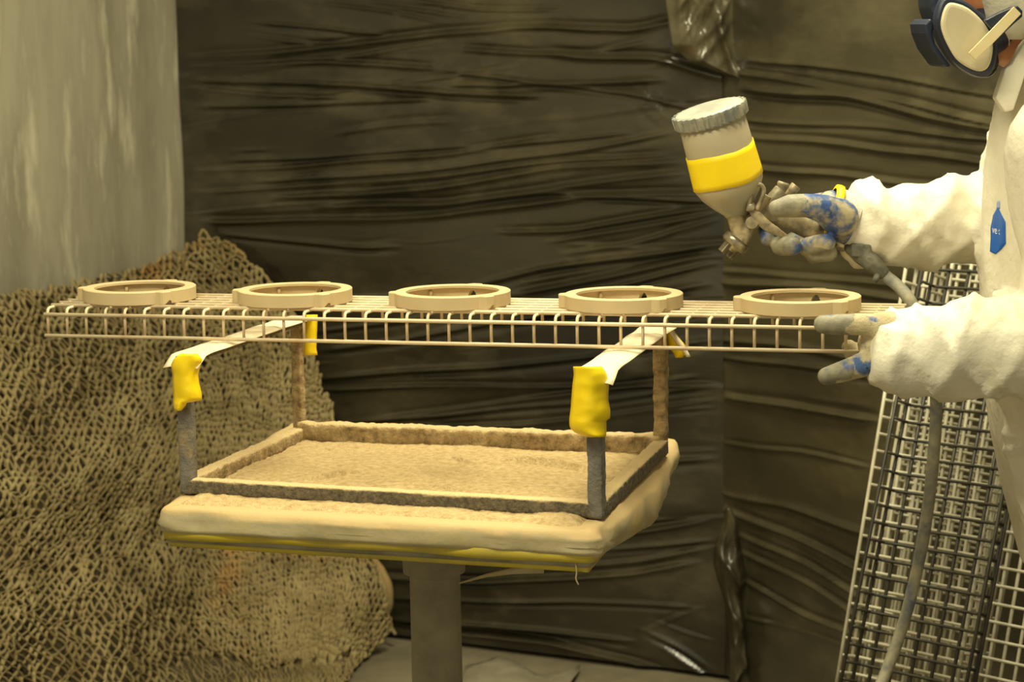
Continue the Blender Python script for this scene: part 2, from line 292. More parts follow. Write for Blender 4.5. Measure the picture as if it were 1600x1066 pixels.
# corner trim and the bunched film hanging at the corner
co = CB+N1*.045+N2*.02
v1, f1 = box(P(1171, 172, 4.80), .006, .004, .105); tr = mobj('corner_strip', v1, f1, 'trim', smooth=False); tag(tr, 'thin dusty beige strip running up the corner behind the spray cup', 'strip')
mod(tr, 'BEVEL', width=.003, segments=2)
def crumple(name, rows, y, mt, amp, seed, nu=26, sub=9, freq=18):
    py0, py1 = rows[0][0], rows[-1][0]; nv = int(sub*len(rows))
    def fn(i, j):
        py = lerp(py0, py1, j/(nv-1)); xl, xr = interp(rows, py); u = i/(nu-1)
        p = P(lerp(xl, xr, u), py, y); rd = lambda v: (1-abs(noise.noise(v)))**3
        h = rd(Vector((p.x*15+p.z*7, p.z*4, seed)))+.6*rd(Vector((p.x*20-p.z*11, p.z*6, seed+4)))+.15*rd(Vector((p.x*60, p.z*20, seed+8)))
        return p+Vector((0, -amp*h*min(1, 4*u, 4*(1-u)), 0))
    V, Fs = grid(nu, nv, fn); o = mobj(name, V, Fs, mt); mod(o, 'SOLIDIFY', thickness=.0012, offset=0); return o
o = crumple('film_gather', [(-60, 1010, 1165), (0, 1040, 1152), (40, 1045, 1148), (70, 1050, 1160), (95, 1075, 1167), (112, 1120, 1170), (126, 1156, 1174)], 4.82, 'clear', .035, 2, nu=44, sub=10)
tag(o, 'shiny crumpled clear film gathered at the top of the corner', 'plastic film')
o = crumple('film_bunch', [(792, 1134, 1140), (815, 1130, 1152), (850, 1118, 1156), (880, 1115, 1162), (908, 1122, 1168), (925, 1128, 1158), (950, 1134, 1160), (990, 1138, 1168), (1030, 1140, 1170), (1066, 1140, 1176), (1110, 1138, 1180)], 4.76, 'bunch', .03, 9)
tag(o, 'dark bunched plastic film hanging low in the wall corner', 'plastic film')

# ------------------------------------------------------------------ expanded-paper filter net draped over the left side
top = [(-120, 482), (0, 458), (60, 446), (130, 432), (205, 414), (245, 402), (290, 380), (318, 354), (345, 362), (375, 390), (405, 420), (425, 440)]
right = [(354, 318), (380, 365), (420, 410), (500, 470), (560, 498), (620, 515), (680, 528), (760, 552), (860, 585), (900, 600), (930, 604), (985, 618), (1005, 600), (1040, 560), (1090, 520), (1150, 490)]
def wall_y(px):
    r = ray(px, 500)
    def hit(A, E): n = Vector((-E.y, E.x, 0)); tt = (A.x*n.x+A.y*n.y)/(r.x*n.x+r.y*n.y); return r.y*tt
    return hit(CA, EL) if px < 300 else hit(CA, E1)
def net_pt(px, py, off=0):
    k = max(0, (py-380)/680); y = wall_y(px)
    bulge = .07+.42*k**1.4*(1-max(0, min(1, (px-250)/420))**2)
    n = noise.noise(Vector((px*.006, py*.0075, 3)))*.10*min(1, k*3)+noise.noise(Vector((px*.02+py*.006, py*.016, 8)))*.03
    yy = y-bulge+n*.8+off
    yy = min(yy, y-.065+off*.3)
    p = P(px, py, yy)
    if p.z < .02: p = PZ(px, py, .012+max(0, off)*.05)
    return p
def inside(px, py):
    t = np.interp(px, [a[0] for a in top], [a[1] for a in top]) if px < 425 else 0
    if px < 425 and py < t+noise.noise(Vector((px*.06, 0, 1)))*5: return False
    if py < 354: return False
    return px < np.interp(py, [a[0] for a in right], [a[1] for a in right])+noise.noise(Vector((0, py*.05, 1)))*7
cw, ch = 9.2, 19.0; parts = []; cols = int(900/cw); rowsn = int(780/(ch/2))
def node(i, j):
    x = -140+(i+.5*(j % 2))*cw; y = 345+j*ch/2
    x += noise.noise(Vector((x*.05, y*.04, 0)))*7+noise.noise(Vector((x*.2, y*.2, 4)))*4; y += noise.noise(Vector((x*.04, y*.05, 9)))*9+noise.noise(Vector((x*.2, y*.2, 7)))*4
    return x+(y-345)*.16*math.sin(x*.006+.4)+26*math.sin(y*.011+x*.006), y+10*math.sin(x*.016+y*.01)-.10*x*max(0, min(1, (600-x)/400))*0
V, Fs = [], []
for j in range(rowsn):
    for i in range(cols):
        a = node(i, j)
        if not inside(*a): continue
        for di in ((0, 1) if j % 2 else (-1, 0)):
            c = node(i+di, j+1)
            if not inside(*c): continue
            pa, pc = net_pt(*a), net_pt(*c); d = (pc-pa); ln = d.length
            if ln > .09: continue
            left = (c[0] < a[0]); side = d.cross(Vector((0, -1, 0))).normalized(); nn = side.cross(d).normalized()
            if nn.y > 0: nn = -nn
            tw = (.75 if left else -.25)+random.uniform(-.3, .3); s_ = side*math.cos(tw)+nn*math.sin(tw); w_ = s_*(random.uniform(.0032, .0050)); tt = nn*.0012
            mid = (pa+pc)/2+nn*(.005 if left else -.002)+side*random.uniform(-.003, .003); o0 = len(V)
            for p, kk in ((pa, .8), (mid, 1.15), (pc, .8)): V += [p-w_*kk-tt, p+w_*kk-tt, p+w_*kk+tt, p-w_*kk+tt]
            for s0 in (0, 4):
                for e in range(4): Fs.append((o0+s0+e, o0+s0+(e+1) % 4, o0+s0+4+(e+1) % 4, o0+s0+4+e))
nt_ = empty('filter_net', PZ(250, 1066, 0), 'draped tan expanded-paper net heaped against the grey panel on the left', 'netting')
o = mobj('paper_mesh', V, Fs, 'net'); o['kind'] = 'stuff'; wchild(o, nt_)
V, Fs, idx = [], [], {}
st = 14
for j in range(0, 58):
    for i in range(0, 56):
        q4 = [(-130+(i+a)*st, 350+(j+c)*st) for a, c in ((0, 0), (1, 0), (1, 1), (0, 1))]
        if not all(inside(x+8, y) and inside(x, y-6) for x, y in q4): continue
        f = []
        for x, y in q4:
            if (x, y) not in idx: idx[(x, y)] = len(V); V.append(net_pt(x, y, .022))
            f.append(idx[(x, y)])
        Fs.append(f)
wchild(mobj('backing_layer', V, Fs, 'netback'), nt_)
# loose rolled edge of the net at lower right
edge = smoothpath([P(px, py, wall_y(px)-.10) for px, py in ((574, 858), (592, 890), (604, 918), (606, 945), (604, 968), (618, 992))], 5)
wchild(mobj('rolled_edge', *tube(edge, [.004+.010*math.sin(math.pi*min(1, i/20))+.004*abs(noise.noise(p*30)) for i, p in enumerate(edge)], 9), 'net'), nt_)

# ------------------------------------------------------------------ floor scraps
V, Fs = grid(14, 8, lambda i, j: PZ(lerp(700, 880, i/13)+j*4, lerp(1100, 1048-14*math.sin(i*.5), j/7), .008)+Vector((0, 0, .01+.012*noise.noise(Vector((i*.5, j*.5, 2))))))
o = mobj('floor_paper', V, Fs, 'column'); mod(o, 'SOLIDIFY', thickness=.002); tag(o, 'pale dusty scrap of masking paper lying on the floor by the column', 'paper')

# ------------------------------------------------------------------ pedestal table with wrapped top
zt = .828
tc = [Vector((-.476, 2.930, zt)), Vector((.098, 2.738, zt)), Vector((.250, 3.36, zt)), Vector((-.36, 3.57, zt))]
tcen = sum(tc, Vector())/4
pt = empty('pedestal_table', (tcen.x, tcen.y, 0), 'paper-wrapped pedestal table caked in sandy overspray', 'table')
cx, cy = -.118, 3.17
wchild(mobj('column', *lathe(Vector((cx, cy, .03)), Vector((0, 0, 1)), [(0, .036), (.01, .037), (.25, .0365), (.5, .037), (.69, .0365), (.765, .036)], 48), 'column'), pt)
wchild(mobj('collar', *lathe(Vector((cx-.001, cy, .672)), Vector((0, 0, 1)), [(0, .038), (.004, .045), (.03, .046), (.125, .046)], 48), 'column'), pt)
wchild(mobj('base_plate', *lathe(Vector((cx, cy, 0)), Vector((0, 0, 1)), [(0, .2), (.02, .2), (.03, .19), (.035, .05)], 48), 'column'), pt)
def quad(u, v, c=tc): return lerp(lerp(c[0], c[1], u), lerp(c[3], c[2], u), v)
v1, f1 = join([(lambda c: (c+[p-Vector((0, 0, .03)) for p in c], [(0, 1, 2, 3), (7, 6, 5, 4)]+[(i, i+4, (i+1) % 4+4, (i+1) % 4) for i in range(4)]))([quad(u, v)-Vector((0, 0, .008)) for u, v in ((.02, .02), (.98, .02), (.98, .98), (.02, .98))])])
wchild(mobj('board', v1, f1, 'greytape', smooth=False), pt)
# perimeter path with rounded corners
def perim(n=320, rc=.016):
    pts = []
    for k in range(4):
        c = tc[k]; a = (tc[k-1]-c).normalized(); bb = (tc[(k+1) % 4]-c).normalized(); s, e = c+a*rc, c+bb*rc
        for i in range(7): tt = i/6; pts.append((s*(1-tt)**2+c*2*tt*(1-tt)+e*tt*tt))
    pts.append(pts[0]); L = [0]
    for i in range(1, len(pts)): L.append(L[-1]+(pts[i]-pts[i-1]).length)
    out = []
    for k in range(n):
        l = L[-1]*k/n; i = max(j for j in range(len(L)) if L[j] <= l); i = min(i, len(pts)-2); out.append(lerp(pts[i], pts[i+1], (l-L[i])/max(1e-9, L[i+1]-L[i])))
    return out
per = perim(); NP = len(per)
def outward(i):
    d = (per[(i+1) % NP]-per[i-1]).normalized(); return Vector((d.y, -d.x, 0))
def skirt(prof, seed, amp, rng_=None):     # prof(i) -> list of (out, dz)
    pro = [prof(i) for i in range(NP)]; nr = len(pro[0])
    def fn(i, j):
        p = per[i]; o_ = outward(i); dd = pro[i][j]; q = p+o_*dd[0]+Vector((0, 0, dd[1])); n1 = noise.noise(Vector((q.x*14, q.y*14, q.z*30+seed))); k = min(1, j/3)
        return q+o_*(n1*amp*k)+Vector((0, 0, n1*amp*.4*k))
    return grid(NP, nr, fn, True)
fr_u = lambda i: max(0, 1-abs((per[i]-(tc[1]+tc[2])/2).dot((tc[2]-tc[1]).normalized()))/.36)*(1 if outward(i).x > .6 else 0)
def pf(i):
    k = fr_u(i); hang = .031+.004*noise.noise(Vector((per[i].x*6, per[i].y*6, 1)))+.030*k
    cr = noise.noise(Vector((per[i].x*22, per[i].y*22, 7)))*.004; n2 = noise.noise(Vector((per[i].x*9, per[i].y*9, 11)))
    return [(-.10, .0), (-.03, .0015), (-.010, .002), (-.002, .001), (.001+.006*k, -.003), (.003+.012*k+cr*.5, -.007), (.004+.02*k+cr, -.012+.003*n2), (.002+.022*k-cr, -hang*.6-.002), (.003+.020*k+cr, -hang*.8), (.000+.014*k, -hang), (-.012, -hang-.004), (-.05, -hang+.002)]
wchild(mobj('paper_cover', *skirt(pf, 2, .006), 'paper'), pt)
def ptp(i): h = .040+.003*noise.noise(Vector((per[i].x*8, per[i].y*8, 4))); return [(-.004, -.025), (-.0005, -.028), (-.001, -h), (-.010, -h-.003), (-.05, -h-.002)]
wchild(mobj('yellow_tape_band', *skirt(ptp, 5, .002), 'ydirty'), pt)
def ptg(i): return [(-.006, -.036), (-.004, -.041), (-.005, -.046), (-.012, -.048), (-.06, -.046)]
wchild(mobj('grey_tape_band', *skirt(ptg, 7, .002), 'greytape'), pt)
def pty(i): return [(-.010, -.044), (-.008, -.048), (-.009, -.053), (-.02, -.055), (-.08, -.052)]
wchild(mobj('lower_tape_band', *skirt(pty, 9, .0015), 'ydirty'), pt)
def crust_h(p):
    n = noise.noise(Vector((p.x*9, p.y*9, 0)))*.5+noise.noise(Vector((p.x*26, p.y*26, 2)))*.25+noise.noise(Vector((p.x*90, p.y*90, 3)))*.16
    return n*.009+abs(noise.noise(Vector((p.x*150, p.y*150, 8))))*.0016
NU, NV = 280, 300
def crust(i, j):
    u, v = i/(NU-1), j/(NV-1); p = quad(.005+u*.99, .005+v*.99); e = min(u, v, 1-u, 1-v)-.004-.006*noise.noise(Vector((u*14, v*14, 6))); k = max(0, min(1, e/.06)); k = k*k*(3-2*k)
    h = .005+crust_h(p)
    for (u0, v0, u1, v1_, wd, dp) in ((.26, .26, .36, .40, .006, .009), (.66, .60, .90, .52, .010, .012), (.30, .86, .40, .80, .005, .006), (.55, .3, .68, .22, .004, .0045), (.52, .62, .60, .55, .004, .004), (.36, .93, .5, .75, .003, .004), (.70, .25, .80, .18, .003, .004)):
        dx, dy = u1-u0, v1_-v0; ll = math.hypot(dx, dy); al = ((u-u0)*dx+(v-v0)*dy)/ll/ll; sdv = (-(u-u0)*dy+(v-v0)*dx)/ll*(1 if dx > 0 else -1)
        if -.02 < al < 1.02 and sdv > -.01:
            tp = math.sin(math.pi*max(0, min(1, al)))**.6; h += dp*tp*(math.exp(-sdv/.045) if sdv > 0 else 0)
    return p+Vector((0, 0, .0016+max(0, h)*k-.006*(1-k)))
wchild(mobj('overspray_crust', *grid(NU, NV, crust), 'sand'), pt)
tail = [(P(718, 912, 3.02), .004), (P(760, 900, 3.0), .010), (P(800, 893, 2.98), .018), (P(850, 888, 2.95), .030)]
V, Fs = grid(2, 4, lambda i, j: tail[j][0]+Vector((0, .002, (i-.5)*tail[j][1]*.5)))
o = mobj('loose_tape_end', V, Fs, 'paper'); mod(o, 'SOLIDIFY', thickness=.0012); wchild(o, pt)
wchild(mobj('thread', *tube(smoothpath([P(899, 878, 2.75), P(901, 894, 2.75), P(900, 905, 2.75), P(904, 914, 2.75)], 4), .0011, 6), 'string'), pt)

# ------------------------------------------------------------------ square-bar rack standing on the table
FZ = .832; TB = HS-.0365                     # foot level, top of the support bars
fc = dict(fl=Vector((-.446, 3.012, FZ)), fr=Vector((.105, 2.812, FZ)), bl=Vector((-.328, 3.385, FZ)), br=Vector((.216, 3.228, FZ)))
rk = empty('bar_rack', sum(fc.values(), Vector())/4, 'square-bar rack caked in overspray standing on the wrapped table', 'rack')
def rough_bar(a, b_, hw, hh, amp, mt, name, seed, up=None, step=.004):
    a, b_ = Vector(a), Vector(b_); d = b_-a; n = max(4, int(d.length/step)); d.normalize()
    x, y = (basis(d) if up is None else (d.cross(up).normalized(), up))
    cs = []
    for k in range(24):
        an = 2*math.pi*(k+.5)/24; c, s = math.cos(an), math.sin(an); e = .35; cs.append((abs(c)**e*math.copysign(1, c), abs(s)**e*math.copysign(1, s)))
    def fn(i, j):
        c, s = cs[i]; p = lerp(a, b_, j/(n-1)); o_ = x*c*hw+y*s*hh; q = p+o_
        nn = noise.noise(q*110+Vector((seed, 0, 0)))*.6+noise.noise(q*38)*.7+noise.noise(q*260)*.35
        return q+o_.normalized()*(nn*amp)
    V, Fs = grid(24, n, fn, True); k = (n-1)*24; Fs += [tuple(range(24))[::-1], tuple(range(k, k+24))]
    return wchild(mobj(name, V, Fs, mt), rk)
UP = Vector((0, 0, 1)); hb = Vector((0, 0, .0105))
rough_bar(fc['fl']+hb, fc['fr']+hb, .010, .0105, .0012, 'bar', 'bottom_bar', 1, UP)
rough_bar(fc['bl']+hb*1.3, fc['br']+hb*1.2, .013, .0165, .0035, 'barb', 'bottom_bar', 2, UP)
rough_bar(fc['fl']+hb, fc['bl']+hb, .011, .0115, .0022, 'barb', 'bottom_bar', 3, UP)
rough_bar(fc['fr']+hb, fc['br']+hb, .011, .0115, .0018, 'bar', 'bottom_bar', 4, UP)
E_ = (fc['fr']-fc['fl']).normalized()
for k, mt, amp, hw in (('fl', 'post', .0008, .0098), ('fr', 'post', .0012, .0102), ('bl', 'barb', .0020, .0080), ('br', 'barb', .0024, .0098)):
    rough_bar(fc[k], Vector((fc[k].x, fc[k].y, TB-.002)), hw, hw, amp, mt, 'post', hash(k) % 50 if False else ord(k[0])+ord(k[1]), E_)
def topz(v): return Vector((v.x, v.y, TB))
for a, c in (('fl', 'bl'), ('fr', 'br')):
    dd = (topz(fc[c])-topz(fc[a])).normalized()
    rough_bar(topz(fc[a])-Vector((0, 0, .0075)), topz(fc[c])-Vector((0, 0, .0075)), .010, .0055, .0008, 'bar', 'top_bar', 9, UP)
    xx = dd.cross(UP).normalized()
    def strip(i, j, a=a, c=c, dd=dd, xx=xx):
        t_ = j/29; u = (i/8-.5)*2; p = lerp(topz(fc[a])-dd*.013, topz(fc[c])+dd*.010, t_); wd = .0255+.003*noise.noise(Vector((t_*6, u, 5)))
        drop = .0012+.0055*max(0, abs(u)-.45)**1.2; front = max(0, .03-t_*.4)*.5
        return p+xx*(u*wd)+Vector((0, 0, .0012-drop-front+.0012*noise.noise(Vector((t_*9, u*2, 2)))))
    o = mobj('white_tape', *grid(9, 30, strip), 'wtape'); mod(o, 'SOLIDIFY', thickness=.0008, offset=1); wchild(o, rk)
def sheet(name, rows, yc, bow, mt, sub=3, nu=13, curl=0, seed=0):
    py0, py1 = rows[0][0], rows[-1][0]; nv = max(8, int((py1-py0)/4))
    def fn(i, j):
        py = lerp(py0, py1, j/(nv-1)); xl, xr = interp(rows, py); u = i/(nu-1); n1 = noise.noise(Vector((u*2.2, py*.035, seed)))
        return P(lerp(xl, xr, u), py, yc+bow*((2*u-1)**2)-.0018*n1-.0012*max(0, 1-3*abs(noise.noise(Vector((u*3+py*.02, py*.05, seed+3)))))+curl*(j/(nv-1))**2)
    o = mobj(name, *grid(nu, nv, fn), mt); mod(o, 'SOLIDIFY', thickness=.0009, offset=0); wchild(o, rk); return o
sheet('yellow_tape', [(553, 282, 308), (562, 271, 316), (572, 267, 313), (585, 270, 309), (600, 270, 311), (615, 271, 315), (626, 271, 315), (627, 271, 294), (634, 271, 291), (642, 273, 283)], fc['fl'].y-.027, .020, 'ytape', seed=1)
sheet('yellow_tape', [(573, 896, 940), (585, 897, 948), (600, 895, 951), (625, 893, 950), (640, 892, 953), (654, 890, 953), (656, 890, 947), (665, 890, 947), (672, 893, 947), (678, 902, 947), (683, 918, 946)], fc['fr'].y-.029, .022, 'ytape', seed=2)
sheet('yellow_tape', [(492, 478, 496), (520, 477, 495), (545, 475, 494), (555, 475, 496)], fc['bl'].y-.008, .006, 'ytape', seed=3, nu=7)
sheet('yellow_tape', [(512, 1040, 1050), (525, 1041, 1058), (540, 1044, 1071), (552, 1052, 1072), (559, 1056, 1066)], fc['br'].y-.006, .006, 'ytape', seed=4, nu=7)
sheet('white_tape', [(510, 1040, 1046), (530, 1052, 1062), (548, 1066, 1074), (558, 1073, 1079)], fc['br'].y-.012, .004, 'wtape', seed=5, nu=5)

# ------------------------------------------------------------------ wire shelves (one on the rack, several leaning by the wall)
PITCHW = .0254*SC; RW = .0023
def wire_shelf(name, label, n, S, mt, group, group_cat='wire shelf', lip=.0305, nlong=6, RW=RW):
    L = (n-1)*PITCHW; o = empty(name, (0, 0, 0), label, group_cat, group)
    # local: x along length (centred), y depth 0..S, z=0 front rail, deck a little above; cross wires bend over both edges
    zd = .0085; r = .006
    prof = [(0, -lip), (0, zd-r), (.002, zd-r*.3), (r, zd), (S-r, zd), (S-.002, zd-r*.3), (S, zd-r), (S, -lip+.007)]
    cwm = None
    for k in range(n):
        if cwm is None:
            c = mobj('cross_wire', *tube([(0, y, z) for y, z in prof], RW*.95, 8), mt, o); cwm = c.data
        else:
            c = bpy.data.objects.new('cross_wire', cwm); COL.objects.link(c); c.parent = o
        c.location = (-L/2+k*PITCHW, 0, 0)
    lw = mobj('long_wire', *tube([(-L/2-.004, 0, 0), (L/2+.004, 0, 0)], RW*1.15, 8), mt, o); lm = lw.data
    spots = [(-RW*1.2, 0), (-RW*1.2, -lip), (S+RW*1.2, 0), (S+RW*1.2, -lip+.007)]+[(.022+(S-.022-.008)*k/(nlong-1), zd+RW*.9) for k in range(nlong)]
    for k, (y, z) in enumerate(spots):
        c = lw if k == 0 else bpy.data.objects.new('long_wire', lm)
        if k: COL.objects.link(c); c.parent = o
        c.location = (0, y, z)
    return o
yaw = .2620; SO = Vector((-.0973*SC, 2.5748*SC, HS)); ex = Vector((math.cos(yaw), -math.sin(yaw), 0)); ey = Vector((math.sin(yaw), math.cos(yaw), 0))
SD = .166
sh = wire_shelf('wire_shelf', 'cream wire shelf lying across the taped rack under the five rings', 41, SD, 'wire', None)
sh.location = SO+ex*(PITCHW*1.0); sh.rotation_euler = (0, 0, -yaw)
def lean(label, mt, p1, y1, p2, y2, S, n, ang=.84):
    a, c = P(*p1, y1), P(*p2, y2); U = (a-c).normalized(); W = Vector((math.cos(ang), -math.sin(ang), 0)); W = (W-U*W.dot(U)).normalized(); Nn = U.cross(W).normalized()  # length U, depth W, normal
    if Nn.y > 0: Nn = -Nn
    o = wire_shelf('wire_shelf', label, n, S, mt, 'wire shelves leaning on the side wall', RW=RW*1.2)
    L = (n-1)*PITCHW; c0 = c-U*((c.z-.04)/U.z); ctr = c0+U*(L/2)
    M = Matrix((U, W, U.cross(W))).transposed().to_4x4(); M.translation = ctr; o.matrix_world = M; return o
lean('black wire shelf stood on end, frontmost of the leaning stack', 'wirek', (1422, 619), 3.78, (1334, 1066), 3.66, .235, 36)
lean('white wire shelf whose edge sticks out left of the black one', 'wirew', (1402, 616), 3.88, (1327, 1066), 3.78, .235, 37)
lean('white wire shelf directly behind the black one in the leaning stack', 'wirew', (1442, 616), 3.93, (1362, 1066), 3.85, .235, 36)
lean('white wire shelf deepest in the leaning stack against the film', 'wirew', (1432, 616), 4.02, (1352, 1066), 3.95, .235, 36)
lean('dusty white wire shelf leaning at the far right behind the coverall', 'wirew', (1580, 700), 3.66, (1516, 1066), 3.58, .165, 34)

# ------------------------------------------------------------------ the five painted rings
RO, RI, RH = .0815, .0655, .0182
lug = [math.radians(a) for a in (187, 72, -49)]
def adiff(a, b_): return (a-b_+math.pi) % (2*math.pi)-math.pi
def rout(a):
    r = RO
    for l in lug:
        d = abs(adiff(a, l)); r += .008*max(0, min(1, (.15-d)/.07))
    return r
NA = 192; prof_i = [(RI, RH), (RI, RH-.004), (RI+.0075, RH-.0055), (RI+.0075, 0)]
def ringv(i, j):
    a = 2*math.pi*i/NA; ro = rout(a); ca, sa = math.cos(a), math.sin(a)
    arch = 0
    for l in lug[1:2]:
        d = abs(adiff(a, l+.02)); arch = max(arch, .0105*math.sqrt(max(0, 1-(d/.085)**2)))
    d3 = abs(adiff(a, lug[2]+.06)); notch = .0055*math.sqrt(max(0, 1-(d3/.06)**2)); low = max(arch, notch)
    pr_ = [(ro-.0012, RH), (ro, RH-.001), (ro, low), (ro-.0008, low), (RI+.0075, low), (RI+.0075, max(RH-.0055, low)), (RI, RH-.004), (RI, RH-.0006), (RI+.001, RH)]
    r, z = pr_[j]; return Vector((r*ca, r*sa, z))
V, Fs = grid(NA, 9, ringv, True); Fs += [(8*NA+i, 8*NA+(i+1) % NA, (i+1) % NA, i) for i in range(NA)]
ring_me = bpy.data.meshes.new('ring_body'); ring_me.from_pydata([tuple(v) for v in V], [], Fs)
boss_me = bpy.data.meshes.new('boss'); v1, f1 = lathe(Vector((0, 0, 0)), Vector((0, 0, 1)), [(0, .0028), (.009, .0028), (.010, .002)], 14); boss_me.from_pydata([tuple(v) for v in v1], [], f1)
pin_me = bpy.data.meshes.new('pin'); v1, f1 = tube([(0, -.004, 0), (0, .004, 0)], .0022, 10); pin_me.from_pydata([tuple(v) for v in v1], [], f1)
ring_lab = ['tan painted ring at the left end of the wire shelf', 'tan painted ring over the left tape strip, second from the left', 'tan painted ring in the middle of the row of five', 'tan painted ring over the right tape strip, fourth from the left', 'tan painted ring beside the gloved hand at the right end']
ring_px = [(206, 479), (453, 482), (700, 486), (971, 489), (1249, 492)]
zdeck = HS+.0085+RW*2.05+.0003
for k, (px, py) in enumerate(ring_px):
    cpt = PZ(px, py-8.5, zdeck); q = cpt-SO; u = q.dot(ex); v = SD*.5+.002
    c = SO+ex*u+ey*v; c = Vector((c.x, c.y, zdeck))
    o = empty('ring', c, ring_lab[k], 'ring', 'tan painted rings in a row on the shelf', rotz=-.12+random.uniform(-.05, .05)+(-.05 if k == 4 else 0))
    bo = mesh_obj('ring_body', ring_me, 'ring', o, False); bo.matrix_parent_inverse = Matrix.Identity(4)
    for a in (122, 25, 258):
        bb = mesh_obj('boss', boss_me, 'ring', o); bb.matrix_parent_inverse = Matrix.Identity(4); bb.location = ((RI+.006)*math.cos(math.radians(a)), (RI+.006)*math.sin(math.radians(a)), .001)
    pn = mesh_obj('pin', pin_me, 'gun', o); pn.matrix_parent_inverse = Matrix.Identity(4); pn.location = ((RO-.0005)*math.cos(lug[2]+.06), (RO-.0005)*math.sin(lug[2]+.06), .0035); pn.rotation_euler = (0, 0, lug[2]+.06-math.pi/2)

# ------------------------------------------------------------------ spray gun
GY = 3.12
G = lambda px, py, dy=0: P(px, py, GY+dy)
g1 = pxm(1, GY)
sg = empty('spray_gun', G(1190, 350), 'gravity-feed spray gun with a yellow-taped grey cup held over the rings', 'spray gun')
ctop, cneck = G(1107, 169, -.014), G(1153, 338, .006); ax = (cneck-ctop).normalized()
def lath(name, pr_, mt, n=48, base=None, axis=None, smooth=True):
    return wchild(mobj(name, *lathe(base or ctop, axis or ax, [(t_*g1, r*g1) for t_, r in pr_], n), mt, smooth=smooth), sg)
lath('cup', [(14, 50), (15, 52), (60, 53), (118, 55), (126, 54), (140, 47), (158, 33), (170, 22), (178, 17), (200, 15.5), (206, 15)], 'cup')
lath('lid', [(-1, 20), (-1, 48), (0, 53), (2, 55)], 'lid')
x_, y_ = basis(ax); nr = 112
def rimv(i, j):
    a = 2*math.pi*i/nr; t_, r = [(0, 54), (1, 58), (5, 58.5), (19, 57.5), (22, 55), (23, 51)][j]; r += (1.6 if (i % 4) < 2 else -1.8) if 1 <= j <= 3 else 0
    return ctop+ax*(t_*g1)+(x_*math.cos(a)+y_*math.sin(a))*(r*g1)
wchild(mobj('lid_rim', *grid(nr, 6, rimv, True), 'lidr', smooth=False), sg)
tn = 64
def tapev(i, j):
    a = 2*math.pi*i/tn; t_ = lerp(66, 119, j/6)+1.5*math.sin(a*3)+1.0*noise.noise(Vector((math.cos(a)*3, math.sin(a)*3, j*.2))); r = 54.2+1.8*(j/6)+.4
    return ctop+ax*(t_*g1)+(x_*math.cos(a)+y_*math.sin(a))*(r*g1)
o = mobj('yellow_tape', *grid(tn, 7, tapev, True), 'ytape'); mod(o, 'SOLIDIFY', thickness=.0006, offset=1); wchild(o, sg)
def gp(name, pts, rad, mt, n=16, flat=None, sm=True):
    pp = [G(*p) for p in pts]
    if sm and len(pp) > 2: k = len(pp); q = smoothpath(pp, 5); rr = [float(np.interp(i/5, range(k), rad if isinstance(rad, list) else [rad]*k))*g1 for i in range(len(q))]
    else: q = pp; rr = [r*g1 for r in (rad if isinstance(rad, list) else [rad]*len(pp))]
    o = mobj(name, *tube(q, rr, n, flat), mt); mod(o, 'BEVEL', width=.0008, segments=2, limit_method='ANGLE'); return wchild(o, sg)
YD = Vector((0, 1, 0))
body = join([tube([G(1150, 334), G(1153, 352), G(1157, 368)], [15*g1, 14*g1, 13*g1], 18), tube([G(1150, 380), G(1165, 360), G(1180, 342), G(1202, 318)], [13*g1, 13*g1, 14*g1, 12*g1], 18),
             tube([G(1176, 336), G(1190, 330), G(1215, 334), G(1245, 348), G(1280, 366), G(1312, 381)], [10*g1, 15*g1, 17*g1, 17*g1, 16*g1, 12*g1], 18, (YD, .75)), tube([G(1178, 340, -.004), G(1170, 362, -.006), G(1160, 382, -.004)], [7*g1, 8*g1, 7*g1], 14)])
bd = blob('gun_body', [body], .0016, 'gun', sg, 5)
d_cap = (G(1133, 398)-G(1160, 366)).normalized()
cb = G(1157, 370)
lath('air_cap', [(0, 11), (4, 12), (4.5, 21), (8, 22.5), (16, 22.5), (19, 20), (20, 13), (25, 9), (27, 7)], 'gunm', 32, cb, d_cap)
sd_ = d_cap.cross(YD).normalized()
for s in (-1, 1):
    hv = d_cap.cross(sd_*1.0+YD*.0); dirh = (sd_*.75+YD*.65).normalized()
    v1, f1 = box(cb+d_cap*(27*g1)+dirh*(s*12*g1), 4.5*g1, 5*g1, 10*g1, (dirh, d_cap.cross(dirh).normalized(), d_cap)); o = mobj('air_cap_horn', v1, f1, 'gunm', smooth=False); mod(o, 'BEVEL', width=.001, segments=2); wchild(o, sg)
gp('fluid_knob', [(1196, 325, -.002), (1208, 312, -.002), (1221, 297, -.002)], [9, 11.5, 11.5], 'gun', 18, sm=False)
gp('fluid_knob_cap', [(1219, 299, -.002), (1221, 296, -.002), (1224, 288, -.002), (1225, 285, -.002)], [8, 8, 10, 9], 'gun', 18, sm=False)
gp('pattern_knob', [(1222, 312, .012), (1236, 300, .012), (1244, 290, .012)], [7, 8, 8.5], 'gun', 14, sm=False)
gp('hanging_hook', [(x+4, y, -.026) for x, y in ((1165, 330), (1169, 306), (1174, 293), (1182, 288), (1189, 294), (1188, 306), (1178, 328))], 3.6, 'gun', 10)
gp('air_tube', [(1179, 332, -.008), (1190, 318, -.008), (1199, 305, -.008)], [8, 8.5, 8], 'gun', 14)
gp('trigger', [(1172, 320, -.022), (1182, 336, -.024), (1196, 351, -.025), (1212, 361, -.024), (1232, 372, -.020)], [6.5, 8, 8.5, 7, 2.5], 'gun', 12, (YD, .5))
gp('trigger_pivot', [(1174, 324, -.020), (1174, 324, -.031)], [6, 5.5], 'gunm', 16, sm=False)
gp('side_screw', [(1175, 348, -.004), (1175, 348, -.026)], [10.5, 10], 'gun', 24, sm=False)
